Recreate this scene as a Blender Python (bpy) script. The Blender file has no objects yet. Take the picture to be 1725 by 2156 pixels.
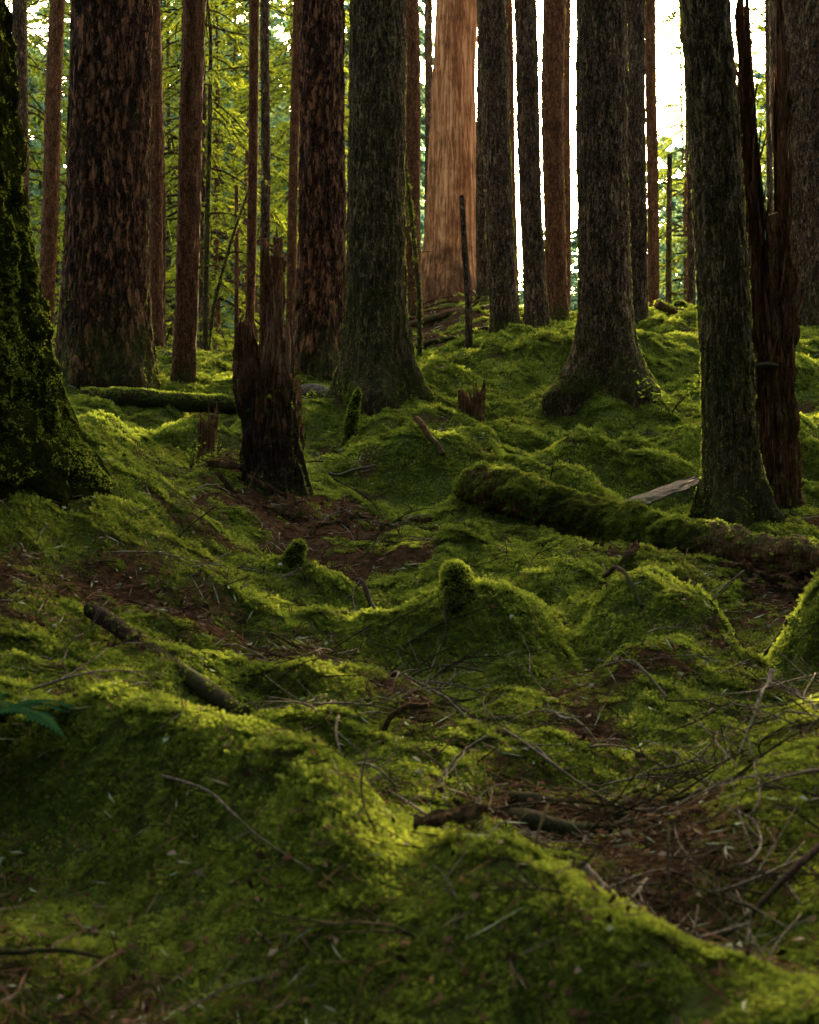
import bpy, math, numpy as np
from mathutils import Vector
rng = np.random.default_rng(7)
R = math.radians
scene = bpy.context.scene
COL = scene.collection

# ------------------------------------------------------------------ noise
_perm = np.random.default_rng(3).permutation(256)
_perm = np.concatenate([_perm, _perm, _perm])
_val = np.random.default_rng(4).random(256)
def vnoise(P):
    P = np.asarray(P, float)
    i = np.floor(P).astype(int); f = P - i; f = f*f*(3-2*f); i &= 255
    def h(a, b, c):
        return _val[_perm[_perm[_perm[(i[..., 0]+a) & 255] + ((i[..., 1]+b) & 255)] + ((i[..., 2]+c) & 255)]]
    x, y, z = f[..., 0], f[..., 1], f[..., 2]
    a = h(0,0,0)*(1-x)+h(1,0,0)*x; b = h(0,1,0)*(1-x)+h(1,1,0)*x
    c = h(0,0,1)*(1-x)+h(1,0,1)*x; d = h(0,1,1)*(1-x)+h(1,1,1)*x
    return (a*(1-y)+b*y)*(1-z)+(c*(1-y)+d*y)*z
def fbm(P, octv=4, gain=.5):
    P = np.asarray(P, float); s = 0; a = 1; t = 0
    for k in range(octv):
        s = s + a*vnoise(P + 17.3*k); t += a; a *= gain; P = P*2.03
    return s/t
def billow(P, octv=3, gain=.5):
    P = np.asarray(P, float); s = 0; a = 1; t = 0
    for k in range(octv):
        s = s + a*np.abs(2*vnoise(P + 9.1*k)-1); t += a; a *= gain; P = P*2.1
    return s/t
def sstep(a, b, x):
    t = np.clip((x-a)/(b-a), 0, 1); return t*t*(3-2*t)

# ------------------------------------------------------------------ terrain
CT = np.array([
(-.726,2.2,.04),(-.2,2.2,.10),(.105,2.0,.15),(.602,2.0,.295),(-.45,2.65,.19),(-.95,2.7,.18),
(-1.188,3.6,.54),(-.82,3.5,.60),(-.383,3.2,.525),(-.069,2.9,.39),(.037,2.6,.35),(.264,2.4,.39),(.41,2.2,.335),
(-.422,4.2,.42),(.2,3.8,.29),(.413,3.2,.22),(.658,2.7,.19),(1.024,3.4,.42),(.617,3.0,.25),(.95,2.6,.29),(.9,3.05,.36),
(-.323,5.2,.52),(.495,4.5,.36),(1.049,4.3,.34),(.21,5.45,.73),(.5,5.4,.69),(-.02,5.5,.62),(.75,5.3,.52),(1.037,5.75,.75),(1.3,5.3,.64),(1.219,4.8,.44),(1.5,5.3,.50),
(1.74,5.2,.76),(1.6,4.8,.46),(.161,4.8,.41),(-2.079,6.3,1.29),(-1.597,6.3,1.264),(-1.45,6.0,1.16),(-1.65,5.4,1.0),(-1.65,5,.867),(-1.184,5.5,.843),
(-1.026,6.5,1.02),(-.623,6.2,.74),(-1.033,4.8,.6),(-1.419,4.3,.653),(-.951,8.5,1.224),(-.817,7.3,.9),
(-.167,7,.74),(-.099,6.3,.62),(.395,7.5,.87),(1.255,7.3,.86),(1.61,6.6,.70),(2.145,6.5,.66),(2.203,8.5,1.08),
(2.97,9,1.09),(.617,8.6,1.2),(-.048,10,1.55),(1.356,10.5,1.574),(1.88,12,2.01),(-.28,11.7,1.96),(-1.77,10,1.55),
(-2.375,13,2.343),(-3.063,12.5,2.286),(.657,12.5,2.19),(-1.02,14,2.64),(1.2,15.5,3.015),(-2.288,16.5,3.14),
(-3.55,16.5,3.14),(.055,19,3.92),(.757,24,5.15),(1.79,17.5,3.63),(3.105,17,3.59),(4.496,20,4.2),(5.61,17,3.59),
(3.527,12.5,2.19),(3.795,11.5,1.883),(-5,25,2.2),(-2.5,25,2.4),(2.6,24,4.5),(5,27,3.7),(9,24,4.2),(1.5,30,4.3),(-8,18,2.8),
(-5,12,2.6),(-4,8,2.0),(-3.5,5,1.5),(-2.5,3,.8),(5,8,1.2),(4,5,.7),(3,3,.5),(8,14,2.8)])
def warp(x, y):
    y = np.clip(y, 1.2, 34); a = np.clip(x/(y+1.5), -.75, .75)
    return np.stack([a*3.0, np.log(y+1.5)*2.0], -1)
def tps(r2):
    return .5*r2*np.log(np.maximum(r2, 1e-12))
_q = warp(CT[:, 0], CT[:, 1]); n = len(CT)
A = np.zeros((n+3, n+3)); D = ((_q[:, None]-_q[None])**2).sum(-1)
A[:n, :n] = tps(D)+np.eye(n)*.004; A[:n, n] = 1; A[:n, n+1:] = _q; A[n, :n] = 1; A[n+1:, :n] = _q.T
_w = np.linalg.solve(A, np.concatenate([CT[:, 2], [0, 0, 0]]))
MOUNDS = [(.26,5.45,.30,.30,.18),(.52,5.3,.24,.25,.12),(1.03,5.65,.38,.34,.18),(1.3,5.25,.28,.25,.12),(1.74,5.15,.26,.24,.30),(.55,8.5,.35,.4,.16),(1.2,8.9,.3,.3,.20),
 (.1,9.6,.45,.4,.30),(1.35,9.9,.40,.35,.30),(-.1,11.5,.7,.6,.14),(1.95,11.9,.75,.6,.25),(-1.7,10.3,.35,.3,.25),(.75,9.3,.3,.25,.20),
 (1.25,15.2,.6,.6,.25),(2.2,8.4,.45,.4,.10),(-3.1,12.4,1.,.8,.14),(.9,13.6,.7,.45,.34),(2.5,14.2,.8,.6,.36),(.35,12.6,.5,.35,.24),(3.3,14.8,.5,.4,.25),(1.7,13.6,.4,.35,.2),
 (3.1,10.4,.6,.5,.3),(.2,7.15,.45,.3,.24),(3.9,12.9,.5,.5,.3),(.55,11.0,.4,.3,.16),(-.35,6.3,.22,.2,.10),(-.62,6.3,.3,.2,.10),(-.25,10.5,.3,.25,.12),(1.9,9.7,.35,.3,.22),(.6,10.2,.3,.25,.18),
 (1.3,3.35,.45,.26,.14),(.95,4.85,.28,.2,.10),(-1.2,11.2,.5,.4,.18),(3.4,16.2,.8,.5,.15),(-1.45,4.9,.3,.25,.10),(-.9,5.5,.3,.25,.12),
 (.75,6.3,.7,.25,-.10),(-.1,4.5,.3,.3,-.07),(-.3,9.0,.4,.3,-.08),(.78,5.35,.14,.4,-.10),(1.48,5.5,.12,.4,-.14)]
RX = np.array([-2.2,-1.188,-.82,-.45,-.1,.06,.264,.45,.75,1.0]); RY = np.array([3.7,3.6,3.48,3.22,2.88,2.62,2.4,2.2,1.95,1.7])
def H0(x, y):
    z = np.empty(len(x)); q = warp(x, y)
    for s in range(0, len(x), 40000):
        qq = q[s:s+40000]
        D = ((qq[:, None]-_q[None])**2).sum(-1)
        z[s:s+40000] = tps(D)@_w[:n] + _w[n] + qq@_w[n+1:]
    z = np.clip(z, -.05, 5.3)
    far = sstep(26, 45, y); z = z*(1-far)+1.2*far
    for mx, my, rx, ry, h in MOUNDS:
        z += h*np.exp(-(((x-mx)/rx)**2+((y-my)/ry)**2))
    s = (y-np.interp(x, RX, RY)); s = s*np.where(x > -.6, .78, .95)
    gate = sstep(-2.6, -1.6, x)*sstep(5.2, 4.4, y)
    # the buried log shows as two plump lobes
    lob = .75+.50*np.exp(-((x+.62)/.42)**2)+.45*np.exp(-((x-.36)/.26)**2)-.95*np.exp(-((x+.01)/.13)**2)
    z += gate*(.15*lob*np.exp(-(np.abs(s)/.22)**2.4) - .12*np.exp(-((s+.53)/.25)**2) - .06*np.exp(-((s-.45)/.22)**2))
    P = np.stack([x, y, np.zeros_like(x)], -1)
    a2 = .38+.62*sstep(2.8, 4.5, y)
    amp = (.35+.85*sstep(3, 7, y))*(1-.6*sstep(17, 22, y))
    z += amp*(.26*(billow(P*.9+3, 2)-.3)) + a2*(.15*(billow(P*2.2+8, 2)-.3) + .045*(billow(P*6.0, 2)-.3)) + .012*(vnoise(P*30)-.5)
    z += .5*sstep(24, 60, y)*(fbm(P*.12, 2)-.5)
    return z
# settle the near ground onto its surveyed spot heights
_c = CT[CT[:, 1] < 9.5]; _qc = warp(_c[:, 0], _c[:, 1])
_K = np.exp(-((_qc[:, None]-_qc[None])**2).sum(-1)/(2*.22**2))
_wc = np.linalg.solve(_K+.06*np.eye(len(_c)), np.clip(_c[:, 2]-H0(_c[:, 0], _c[:, 1]), -.3, .3))
def H(x, y):
    x = np.asarray(x, float); y = np.asarray(y, float); sh = x.shape
    x = x.ravel(); y = y.ravel()
    z = H0(x, y); k = np.where((y < 12) & (y > .5))[0]
    for s in range(0, len(k), 40000):
        i = k[s:s+40000]; q = warp(x[i], y[i])
        z[i] += np.exp(-((q[:, None]-_qc[None])**2).sum(-1)/(2*.22**2))@_wc
    return z.reshape(sh)
def h1(x, y): return float(H(np.array([x]), np.array([y]))[0])
DUFF = [(.6,3.3,.3,.4,.6),(.25,4.3,.4,.3,.5),(-.3,5,.4,.4,.4),(-.5,7.6,.65,.6,1.2),(-.9,8.4,.5,.45,.8),(-1.35,5.3,.4,.35,.4),(-1.8,5.0,.4,.3,.3),
 (-1.0,4.6,.5,.3,.4),(-.75,2.3,.5,.2,.4),(.5,21,2.4,3,.7),(-1,17,3,2.5,.9),(2.1,6.5,.5,.3,1.0),(1.2,7.35,.7,.16,.5),(1.1,4.2,.4,.22,.45),
 (-3.2,11.6,.9,.4,.5),(2.8,8.6,.4,.3,.7),(.7,2.8,.25,.3,.45),(-1.6,8.6,.5,.4,.35),(.6,6.4,.6,.2,.35)]
def duff(x, y):
    m = np.zeros_like(x)
    for a, b, rx, ry, s in DUFF: m = m + s*np.exp(-(((x-a)/rx)**2+((y-b)/ry)**2))
    P = np.stack([x, y, np.zeros_like(x)], -1)
    s = y-np.interp(x, RX, RY); rd = sstep(.40, .15, np.abs(s+.10))*(y < 4.2)
    return np.clip(m*.78 + (fbm(P*3.1+5, 4)-.5)*(2.1-.7*sstep(3.6, 2.8, y))-.07-.5*rd, 0, 1)

# ------------------------------------------------------------------ mesh helpers
def mk_mesh(name, V, F, smooth=True, mats=(), midx=None):
    V = np.asarray(V, np.float32); F = np.asarray(F, np.int32)
    me = bpy.data.meshes.new(name); k = F.shape[1]
    me.vertices.add(len(V)); me.vertices.foreach_set('co', V.ravel())
    me.loops.add(F.size); me.loops.foreach_set('vertex_index', F.ravel())
    me.polygons.add(len(F)); me.polygons.foreach_set('loop_start', np.arange(0, F.size, k, dtype=np.int32))
    me.polygons.foreach_set('loop_total', np.full(len(F), k, np.int32))
    for m in mats: me.materials.append(m)
    if midx is not None: me.polygons.foreach_set('material_index', np.asarray(midx, np.int32))
    me.polygons.foreach_set('use_smooth', np.full(len(F), smooth))
    me.update(calc_edges=True); me.validate()
    return me
def add(name, data, loc=(0,0,0), parent=None, label=None, cat=None, kind=None, group=None, rot=(0,0,0), scale=1):
    o = bpy.data.objects.new(name, data); COL.objects.link(o)
    o.location = loc; o.rotation_euler = rot; o.scale = (scale,)*3 if not hasattr(scale, '__len__') else scale
    if parent: o.parent = parent
    if label: o['label'] = label
    if cat: o['category'] = cat
    if kind: o['kind'] = kind
    if group: o['group'] = group
    return o
def grid_faces(nr, nc, wrap=True):
    i = np.arange(nr-1)[:, None]; j = np.arange(nc if wrap else nc-1)[None]
    j2 = (j+1) % nc
    return np.stack([i*nc+j, i*nc+j2, (i+1)*nc+j2, (i+1)*nc+j], -1).reshape(-1, 4)
def tube(path, radii, nseg, disp=None, close=True):
    path = np.asarray(path, float); radii = np.asarray(radii, float); m = len(path)
    T = np.gradient(path, axis=0); T /= np.linalg.norm(T, axis=1)[:, None]+1e-9
    ref = np.array([0, 1, 0.]) if abs(T[0][1]) < .9 else np.array([1, 0, 0.])
    U = np.empty_like(path); W = np.empty_like(path); u = ref
    for i in range(m):
        u = u - T[i]*np.dot(u, T[i]); u /= np.linalg.norm(u); U[i] = u; W[i] = np.cross(T[i], u)
    th = np.linspace(0, 2*np.pi, nseg, endpoint=False)
    d = U[:, None]*np.cos(th)[None, :, None] + W[:, None]*np.sin(th)[None, :, None]
    r = np.repeat(radii[:, None], nseg, 1)
    if disp is not None: r = disp(path[:, None]+d*r[..., None], d, r, th)
    V = (path[:, None]+d*r[..., None]).reshape(-1, 3)
    F = grid_faces(m, nseg)
    if close:
        c0, c1 = len(V), len(V)+1
        V = np.vstack([V, path[0], path[-1]])
        j = np.arange(nseg); j2 = (j+1) % nseg
        F = np.vstack([F, np.stack([j2, j, np.full(nseg, c0), np.full(nseg, c0)], -1),
                       np.stack([(m-1)*nseg+j, (m-1)*nseg+j2, np.full(nseg, c1), np.full(nseg, c1)], -1)])
    return V, F
def fix_tri(name, V, F, **k):
    F = np.asarray(F); t = np.vstack([F[:, [0, 1, 2]], F[:, [0, 2, 3]]])
    ok = (t[:, 0] != t[:, 1]) & (t[:, 1] != t[:, 2]) & (t[:, 0] != t[:, 2])
    mi = k.pop('midx', None)
    if mi is not None: mi = np.concatenate([mi, mi])[ok]
    return mk_mesh(name, V, t[ok], midx=mi, **k)
def join(parts):
    Vs, Fs, o = [], [], 0
    for V, F in parts: Vs.append(V); Fs.append(np.asarray(F)+o); o += len(V)
    return np.vstack(Vs), np.vstack(Fs)

# ------------------------------------------------------------------ materials
def newmat(name):
    m = bpy.data.materials.new(name); m.use_nodes = True; nt = m.node_tree; nt.nodes.clear()
    return m, nt, nt.nodes, nt.links
def N(nt, typ, **kw):
    nd = nt.nodes.new(typ)
    for k, v in kw.items():
        if k in nd.inputs: nd.inputs[k].default_value = v
        else: setattr(nd, k, v)
    return nd
def ramp(nt, fac, stops):
    r = nt.nodes.new('ShaderNodeValToRGB'); e = r.color_ramp.elements
    while len(e) < len(stops): e.new(.5)
    for el, (p, c) in zip(e, stops): el.position = p; el.color = (*c, 1)
    nt.links.new(fac, r.inputs[0]); return r.outputs[0]
def mixc(nt, fac, a, b, mode='MIX'):
    m = nt.nodes.new('ShaderNodeMix'); m.data_type = 'RGBA'; m.blend_type = mode
    for s, v in ((0, fac), (6, a), (7, b)):
        if hasattr(v, 'is_linked'): nt.links.new(v, m.inputs[s])
        else: m.inputs[s].default_value = v if s == 0 else (*v, 1)
    return m.outputs[2]
def math_(nt, op, a, b=None, c=None, clamp=False):
    m = nt.nodes.new('ShaderNodeMath'); m.operation = op; m.use_clamp = clamp
    for i, v in enumerate((a, b, c)):
        if v is None: continue
        if hasattr(v, 'is_linked'): nt.links.new(v, m.inputs[i])
        else: m.inputs[i].default_value = v
    return m.outputs[0]
def mapr(nt, v, a, b, c=0, d=1):
    m = nt.nodes.new('ShaderNodeMapRange'); nt.links.new(v, m.inputs[0])
    for i, q in enumerate((a, b, c, d)): m.inputs[i+1].default_value = q
    return m.outputs[0]

def bark_mat(name, crack, mid, light, sc=9, stretch=.16, moss=.3, mossh=1.0, bump=.6, twist=0, mosscol=(.07,.09,.018), rough=.95, spec=.10):
    m, nt, nd, L = newmat(name)
    tc = N(nt, 'ShaderNodeTexCoord'); mp = N(nt, 'ShaderNodeMapping'); mp.inputs['Scale'].default_value = (1, 1, stretch)
    mp.inputs['Rotation'].default_value = (0, twist, 0)
    L.new(tc.outputs['Object'], mp.inputs[0])
    oi = N(nt, 'ShaderNodeObjectInfo'); ad = N(nt, 'ShaderNodeVectorMath', operation='ADD'); cm = N(nt, 'ShaderNodeCombineXYZ')
    L.new(math_(nt, 'MULTIPLY', oi.outputs['Random'], 40), cm.inputs[2]); L.new(mp.outputs[0], ad.inputs[0]); L.new(cm.outputs[0], ad.inputs[1])
    v = ad.outputs[0]
    n1 = N(nt, 'ShaderNodeTexNoise', Scale=sc, Detail=8.0, Roughness=.62); L.new(v, n1.inputs['Vector'])
    n2 = N(nt, 'ShaderNodeTexNoise', Scale=sc*4, Detail=6.0, Roughness=.7); L.new(v, n2.inputs['Vector'])
    vo = N(nt, 'ShaderNodeTexVoronoi', feature='DISTANCE_TO_EDGE', Scale=sc*1.6)
    dv = N(nt, 'ShaderNodeVectorMath', operation='MULTIPLY_ADD'); L.new(n2.outputs['Color'], dv.inputs[0]); dv.inputs[1].default_value = (.22,)*3; L.new(v, dv.inputs[2])
    L.new(dv.outputs[0], vo.inputs['Vector'])
    e = mapr(nt, vo.outputs['Distance'], 0, .2)
    h = math_(nt, 'ADD', math_(nt, 'MULTIPLY', e, .4), math_(nt, 'MULTIPLY', n2.outputs[0], .8))
    c = ramp(nt, math_(nt, 'MULTIPLY', h, math_(nt, 'ADD', n1.outputs[0], .45)), [(.40, crack), (.64, mid), (.90, light)])
    n3 = N(nt, 'ShaderNodeTexNoise', Scale=2.2, Detail=7.0, Roughness=.7); L.new(tc.outputs['Object'], n3.inputs['Vector'])
    sp = N(nt, 'ShaderNodeSeparateXYZ'); L.new(tc.outputs['Object'], sp.inputs[0])
    hz = mapr(nt, sp.outputs[2], 0, mossh, .3, 0)
    f = math_(nt, 'ADD', math_(nt, 'ADD', n3.outputs[0], hz), moss-.68)
    f = mapr(nt, f, 0, .28)
    n4 = N(nt, 'ShaderNodeTexNoise', Scale=60.0, Detail=4.0); L.new(tc.outputs['Object'], n4.inputs['Vector'])
    mc = ramp(nt, n4.outputs[0], [(.3, tuple(q*.35 for q in mosscol)), (.7, mosscol)])
    c = mixc(nt, math_(nt, 'MULTIPLY', f, .8), c, mc)
    b = N(nt, 'ShaderNodeBump', Strength=bump, Distance=.06); L.new(h, b.inputs['Height'])
    b2 = N(nt, 'ShaderNodeBump', Strength=.6, Distance=.012); L.new(n4.outputs[0], b2.inputs['Height']); L.new(b.outputs[0], b2.inputs['Normal'])
    p = N(nt, 'ShaderNodeBsdfPrincipled', Roughness=rough); p.inputs['Specular IOR Level'].default_value = spec
    L.new(c, p.inputs['Base Color']); L.new(b2.outputs[0], p.inputs['Normal'])
    o = N(nt, 'ShaderNodeOutputMaterial'); L.new(p.outputs[0], o.inputs[0]); return m

M_FIR = bark_mat('furrowed_bark', (.008,.004,.002), (.078,.034,.016), (.25,.11,.056), sc=7, stretch=.3, moss=.08, mossh=1.2, bump=1.0)
M_HEM = bark_mat('hemlock_bark', (.010,.006,.003), (.098,.060,.032), (.36,.235,.14), sc=12, stretch=.3, moss=.06, mossh=1.2, bump=1.0, mosscol=(.06,.07,.014))
M_MOSSY = bark_mat('mossy_hemlock_bark', (.010,.008,.004), (.090,.062,.029), (.32,.225,.12), sc=12, stretch=.3, moss=.12, mossh=3.0, bump=1.0, mosscol=(.065,.07,.014))
M_RED = bark_mat('reddish_bark', (.024,.009,.004), (.15,.062,.027), (.35,.17,.075), sc=14, stretch=.3, moss=.05, mossh=.8, bump=.8)
M_CEDAR = bark_mat('weathered_cedar_wood', (.20,.075,.028), (.43,.195,.085), (.60,.33,.16), sc=6, stretch=.06, moss=.20, mossh=1.5, bump=.5, twist=.10, mosscol=(.045,.018,.009))
M_ROT = bark_mat('rotten_red_wood', (.030,.013,.006), (.19,.086,.040), (.46,.26,.135), sc=22, stretch=.08, moss=.04, mossh=.2, bump=.9)
M_SPL = bark_mat('torn_splinter_wood', (.055,.024,.011), (.29,.145,.074), (.58,.37,.22), sc=24, stretch=.07, moss=.0, mossh=.1, bump=.9)
M_OLD = bark_mat('moss_draped_bark', (.004,.004,.002), (.014,.012,.005), (.036,.030,.012), sc=8, stretch=.35, moss=.28, mossh=3, bump=1.0, mosscol=(.024,.034,.006), spec=.0)
M_LOG = bark_mat('dead_branch_bark', (.012,.007,.005), (.05,.03,.02), (.12,.08,.053), sc=26, stretch=.6, moss=.10, mossh=.1, bump=.7)
M_TWIG = bark_mat('grey_twig_bark', (.03,.022,.015), (.13,.105,.08), (.30,.255,.20), sc=40, stretch=.8, moss=.02, mossh=.01, bump=.3)

def moss_shader(name, dark, mid, bright, trans=.45, tr=(1.5,1.35,.8), stops=(.48,.72,.98), brown=None):
    m, nt, nd, L = newmat(name)
    g = N(nt, 'ShaderNodeNewGeometry')
    n1 = N(nt, 'ShaderNodeTexNoise', Scale=2.3, Detail=5.0, Roughness=.65); L.new(g.outputs['Position'], n1.inputs['Vector'])
    n2 = N(nt, 'ShaderNodeTexNoise', Scale=22.0, Detail=3.0); L.new(g.outputs['Position'], n2.inputs['Vector'])
    oi = N(nt, 'ShaderNodeObjectInfo')
    f = math_(nt, 'ADD', math_(nt, 'MULTIPLY', n1.outputs[0], .75), math_(nt, 'MULTIPLY', n2.outputs[0], .35))
    f = math_(nt, 'ADD', f, math_(nt, 'MULTIPLY', oi.outputs['Random'], .10))
    at = N(nt, 'ShaderNodeAttribute', attribute_name='tip')
    f = math_(nt, 'ADD', f, math_(nt, 'MULTIPLY', at.outputs['Fac'], .24))
    c = ramp(nt, f, list(zip(stops, (dark, mid, bright))))
    if brown:
        n5 = N(nt, 'ShaderNodeTexNoise', Scale=1.1, Detail=6.0, Roughness=.75); L.new(g.outputs['Position'], n5.inputs['Vector'])
        c = mixc(nt, mapr(nt, n5.outputs[0], .52, .70, 0, .7), c, brown)
    d = N(nt, 'ShaderNodeBsdfDiffuse'); t = N(nt, 'ShaderNodeBsdfTranslucent'); mx = N(nt, 'ShaderNodeMixShader', Fac=trans)
    L.new(c, d.inputs[0]); L.new(mixc(nt, 1.0, c, tr, 'MULTIPLY'), t.inputs[0])
    L.new(d.outputs[0], mx.inputs[1]); L.new(t.outputs[0], mx.inputs[2])
    o = N(nt, 'ShaderNodeOutputMaterial'); L.new(mx.outputs[0], o.inputs[0]); return m
M_MOSS = moss_shader('feather_moss', (.036,.053,.014), (.128,.180,.034), (.36,.43,.085), .5, (1.4,1.35,.8), stops=(.50,.74,.98), brown=(.078,.074,.024))
M_LEAF = moss_shader('conifer_needles', (.06,.10,.03), (.15,.20,.04), (.38,.36,.05), .6, (1.7,1.55,.75))
M_LEAFY = moss_shader('young_bright_leaves', (.10,.15,.03), (.22,.27,.04), (.42,.40,.05), .6, (1.6,1.5,.75))
M_FERN = moss_shader('fern_fronds', (.015,.05,.02), (.03,.085,.032), (.06,.13,.05), .4, (1.1,1.2,.8))
M_LEAFFAR = moss_shader('haze_tinted_needles', (.11,.24,.22), (.26,.38,.24), (.60,.54,.24), .6, (1.4,1.35,1.0))  # distance haze is put into the needle colour: paler, with teal darks
M_LEAFDK = moss_shader('darkened_conifer_needles', (.015,.025,.008), (.03,.045,.012), (.05,.07,.02), .3, (1.2,1.2,.9))  # needle colour darkened so the unseen crowns reflect little light

def ground_mat():
    m, nt, nd, L = newmat('forest_floor')
    g = N(nt, 'ShaderNodeNewGeometry'); at = N(nt, 'ShaderNodeAttribute', attribute_name='duff')
    n1 = N(nt, 'ShaderNodeTexNoise', Scale=30.0, Detail=8.0, Roughness=.7); L.new(g.outputs['Position'], n1.inputs['Vector'])
    n2 = N(nt, 'ShaderNodeTexNoise', Scale=5.0, Detail=6.0, Roughness=.7); L.new(g.outputs['Position'], n2.inputs['Vector'])
    br = ramp(nt, n1.outputs[0], [(.3, (.012,.007,.004)), (.55, (.052,.030,.016)), (.78, (.13,.08,.045))])
    gr = ramp(nt, n1.outputs[0], [(.3, (.016,.022,.006)), (.55, (.048,.066,.014)), (.8, (.10,.13,.026))])
    f = mapr(nt, math_(nt, 'ADD', at.outputs['Fac'], math_(nt, 'MULTIPLY', math_(nt, 'SUBTRACT', n2.outputs[0], .5), .6)), .25, .55)
    c = mixc(nt, f, gr, br)
    b = N(nt, 'ShaderNodeBump', Strength=.9, Distance=.02); L.new(n1.outputs[0], b.inputs['Height'])
    p = N(nt, 'ShaderNodeBsdfPrincipled', Roughness=.95); p.inputs['Specular IOR Level'].default_value = .0
    L.new(c, p.inputs['Base Color']); L.new(b.outputs[0], p.inputs['Normal'])
    o = N(nt, 'ShaderNodeOutputMaterial'); L.new(p.outputs[0], o.inputs[0]); return m
M_GROUND = ground_mat()
def litter_mat():
    m, nt, nd, L = newmat('twig_litter')
    at = N(nt, 'ShaderNodeAttribute', attribute_name='tint')
    p = N(nt, 'ShaderNodeBsdfDiffuse'); L.new(at.outputs['Color'], p.inputs[0])
    o = N(nt, 'ShaderNodeOutputMaterial'); L.new(p.outputs[0], o.inputs[0]); return m
M_LIT = litter_mat()

# ------------------------------------------------------------------ ground sheet
nr, nc = 760, 560
yy = np.concatenate([np.linspace(-40, .9, 60), 1.0*np.exp(np.linspace(0, math.log(420), nr-60))])
ss = np.linspace(-1, 1, nc); ss = ss*(.45+.55*ss**2)
Y = np.repeat(yy[:, None], nc, 1); X = ss[None]*(4+np.maximum(Y, 0)*1.3+np.maximum(-Y, 0)*.8)
Z = H(X, Y)
gm = mk_mesh('ground', np.stack([X, Y, Z], -1).reshape(-1, 3), grid_faces(nr, nc, False), mats=[M_GROUND])
a = gm.attributes.new('duff', 'FLOAT', 'POINT'); a.data.foreach_set('value', duff(X.ravel(), Y.ravel()).astype(np.float32))
g = add('ground', gm, kind='structure', label='mossy hummocky forest floor with patches of red duff', cat='ground')

# ------------------------------------------------------------------ moss tufts + instancer
def src_collection(name, meshes):
    c = bpy.data.collections.new(name)
    for i, me in enumerate(meshes):
        o = bpy.data.objects.new(me.name, me); c.objects.link(o)
    return c
def tuft(seed, nf=16, rad=.03, k=6, fl=(.022, .048)):
    r = np.random.default_rng(seed); V = []; F = []; T = []
    for i in range(nf):
        rr = rad*math.sqrt(r.random()); az = r.random()*6.283
        b = np.array([math.cos(az)*rr, math.sin(az)*rr, -.012])
        az2 = r.random()*6.283; el = R(r.uniform(15, 80)); L = r.uniform(*fl)
        d = np.array([math.cos(az2)*math.cos(el), math.sin(az2)*math.cos(el), math.sin(el)])
        side = np.cross(d, [0, 0, 1]); side /= np.linalg.norm(side); up = np.cross(side, d)
        side = side*math.cos(0.5)+up*math.sin(.5)*r.choice([-1, 1])
        pts = [b+d*L*s - np.array([0, 0, 1])*L*.4*s*s for s in np.linspace(0, 1, k+1)]
        o = len(V); V += [pts[0]-side*.0012, pts[0]+side*.0012, pts[-1]]; F.append((o, o+1, o+2)); T += [0, 0, 1]
        for j in range(1, k+1):
            w = L*.27*(1-.75*(j/k))+.002
            for sg in (-1, 1):
                o = len(V); q = pts[j-1]*.6+pts[j]*.4
                tip = q + side*sg*w + d*w*.8 + np.array([0, 0, 1])*r.normal()*.0015
                V += [q-d*.0014, q+d*.0022, tip]; F.append((o, o+1, o+2)); T += [j/k*.7, j/k*.7, j/k*.7+.3]
    me = mk_mesh('moss_tuft', np.array(V), np.array(F), smooth=False, mats=[M_MOSS])
    at = me.attributes.new('tip', 'FLOAT', 'POINT'); at.data.foreach_set('value', np.array(T, np.float32)); return me
TUFTS = src_collection('moss_tufts', [tuft(s) for s in range(5)])
PATCH = src_collection('moss_patches', [tuft(s+20, 170, .080, 6, (.022, .056)) for s in range(6)])
def make_group(col):
    ng = bpy.data.node_groups.new('scatter_'+col.name, 'GeometryNodeTree')
    ng.interface.new_socket('Geometry', in_out='INPUT', socket_type='NodeSocketGeometry')
    ng.interface.new_socket('Geometry', in_out='OUTPUT', socket_type='NodeSocketGeometry')
    gi = ng.nodes.new('NodeGroupInput'); go = ng.nodes.new('NodeGroupOutput')
    ci = ng.nodes.new('GeometryNodeCollectionInfo'); ci.inputs['Collection'].default_value = col
    ci.inputs['Separate Children'].default_value = True; ci.inputs['Reset Children'].default_value = True
    ip = ng.nodes.new('GeometryNodeInstanceOnPoints'); ip.inputs['Pick Instance'].default_value = True
    def na(nm, tp):
        x = ng.nodes.new('GeometryNodeInputNamedAttribute'); x.data_type = tp; x.inputs['Name'].default_value = nm; return x.outputs['Attribute']
    er = ng.nodes.new('FunctionNodeEulerToRotation')
    ng.links.new(gi.outputs[0], ip.inputs['Points']); ng.links.new(ci.outputs[0], ip.inputs['Instance'])
    ng.links.new(na('rot', 'FLOAT_VECTOR'), er.inputs[0]); ng.links.new(er.outputs[0], ip.inputs['Rotation'])
    ng.links.new(na('scl', 'FLOAT_VECTOR'), ip.inputs['Scale']); ng.links.new(na('idx', 'INT'), ip.inputs['Instance Index'])
    ng.links.new(ip.outputs[0], go.inputs[0]); return ng
NG_MOSS = make_group(TUFTS); NG_PATCH = make_group(PATCH)
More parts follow.
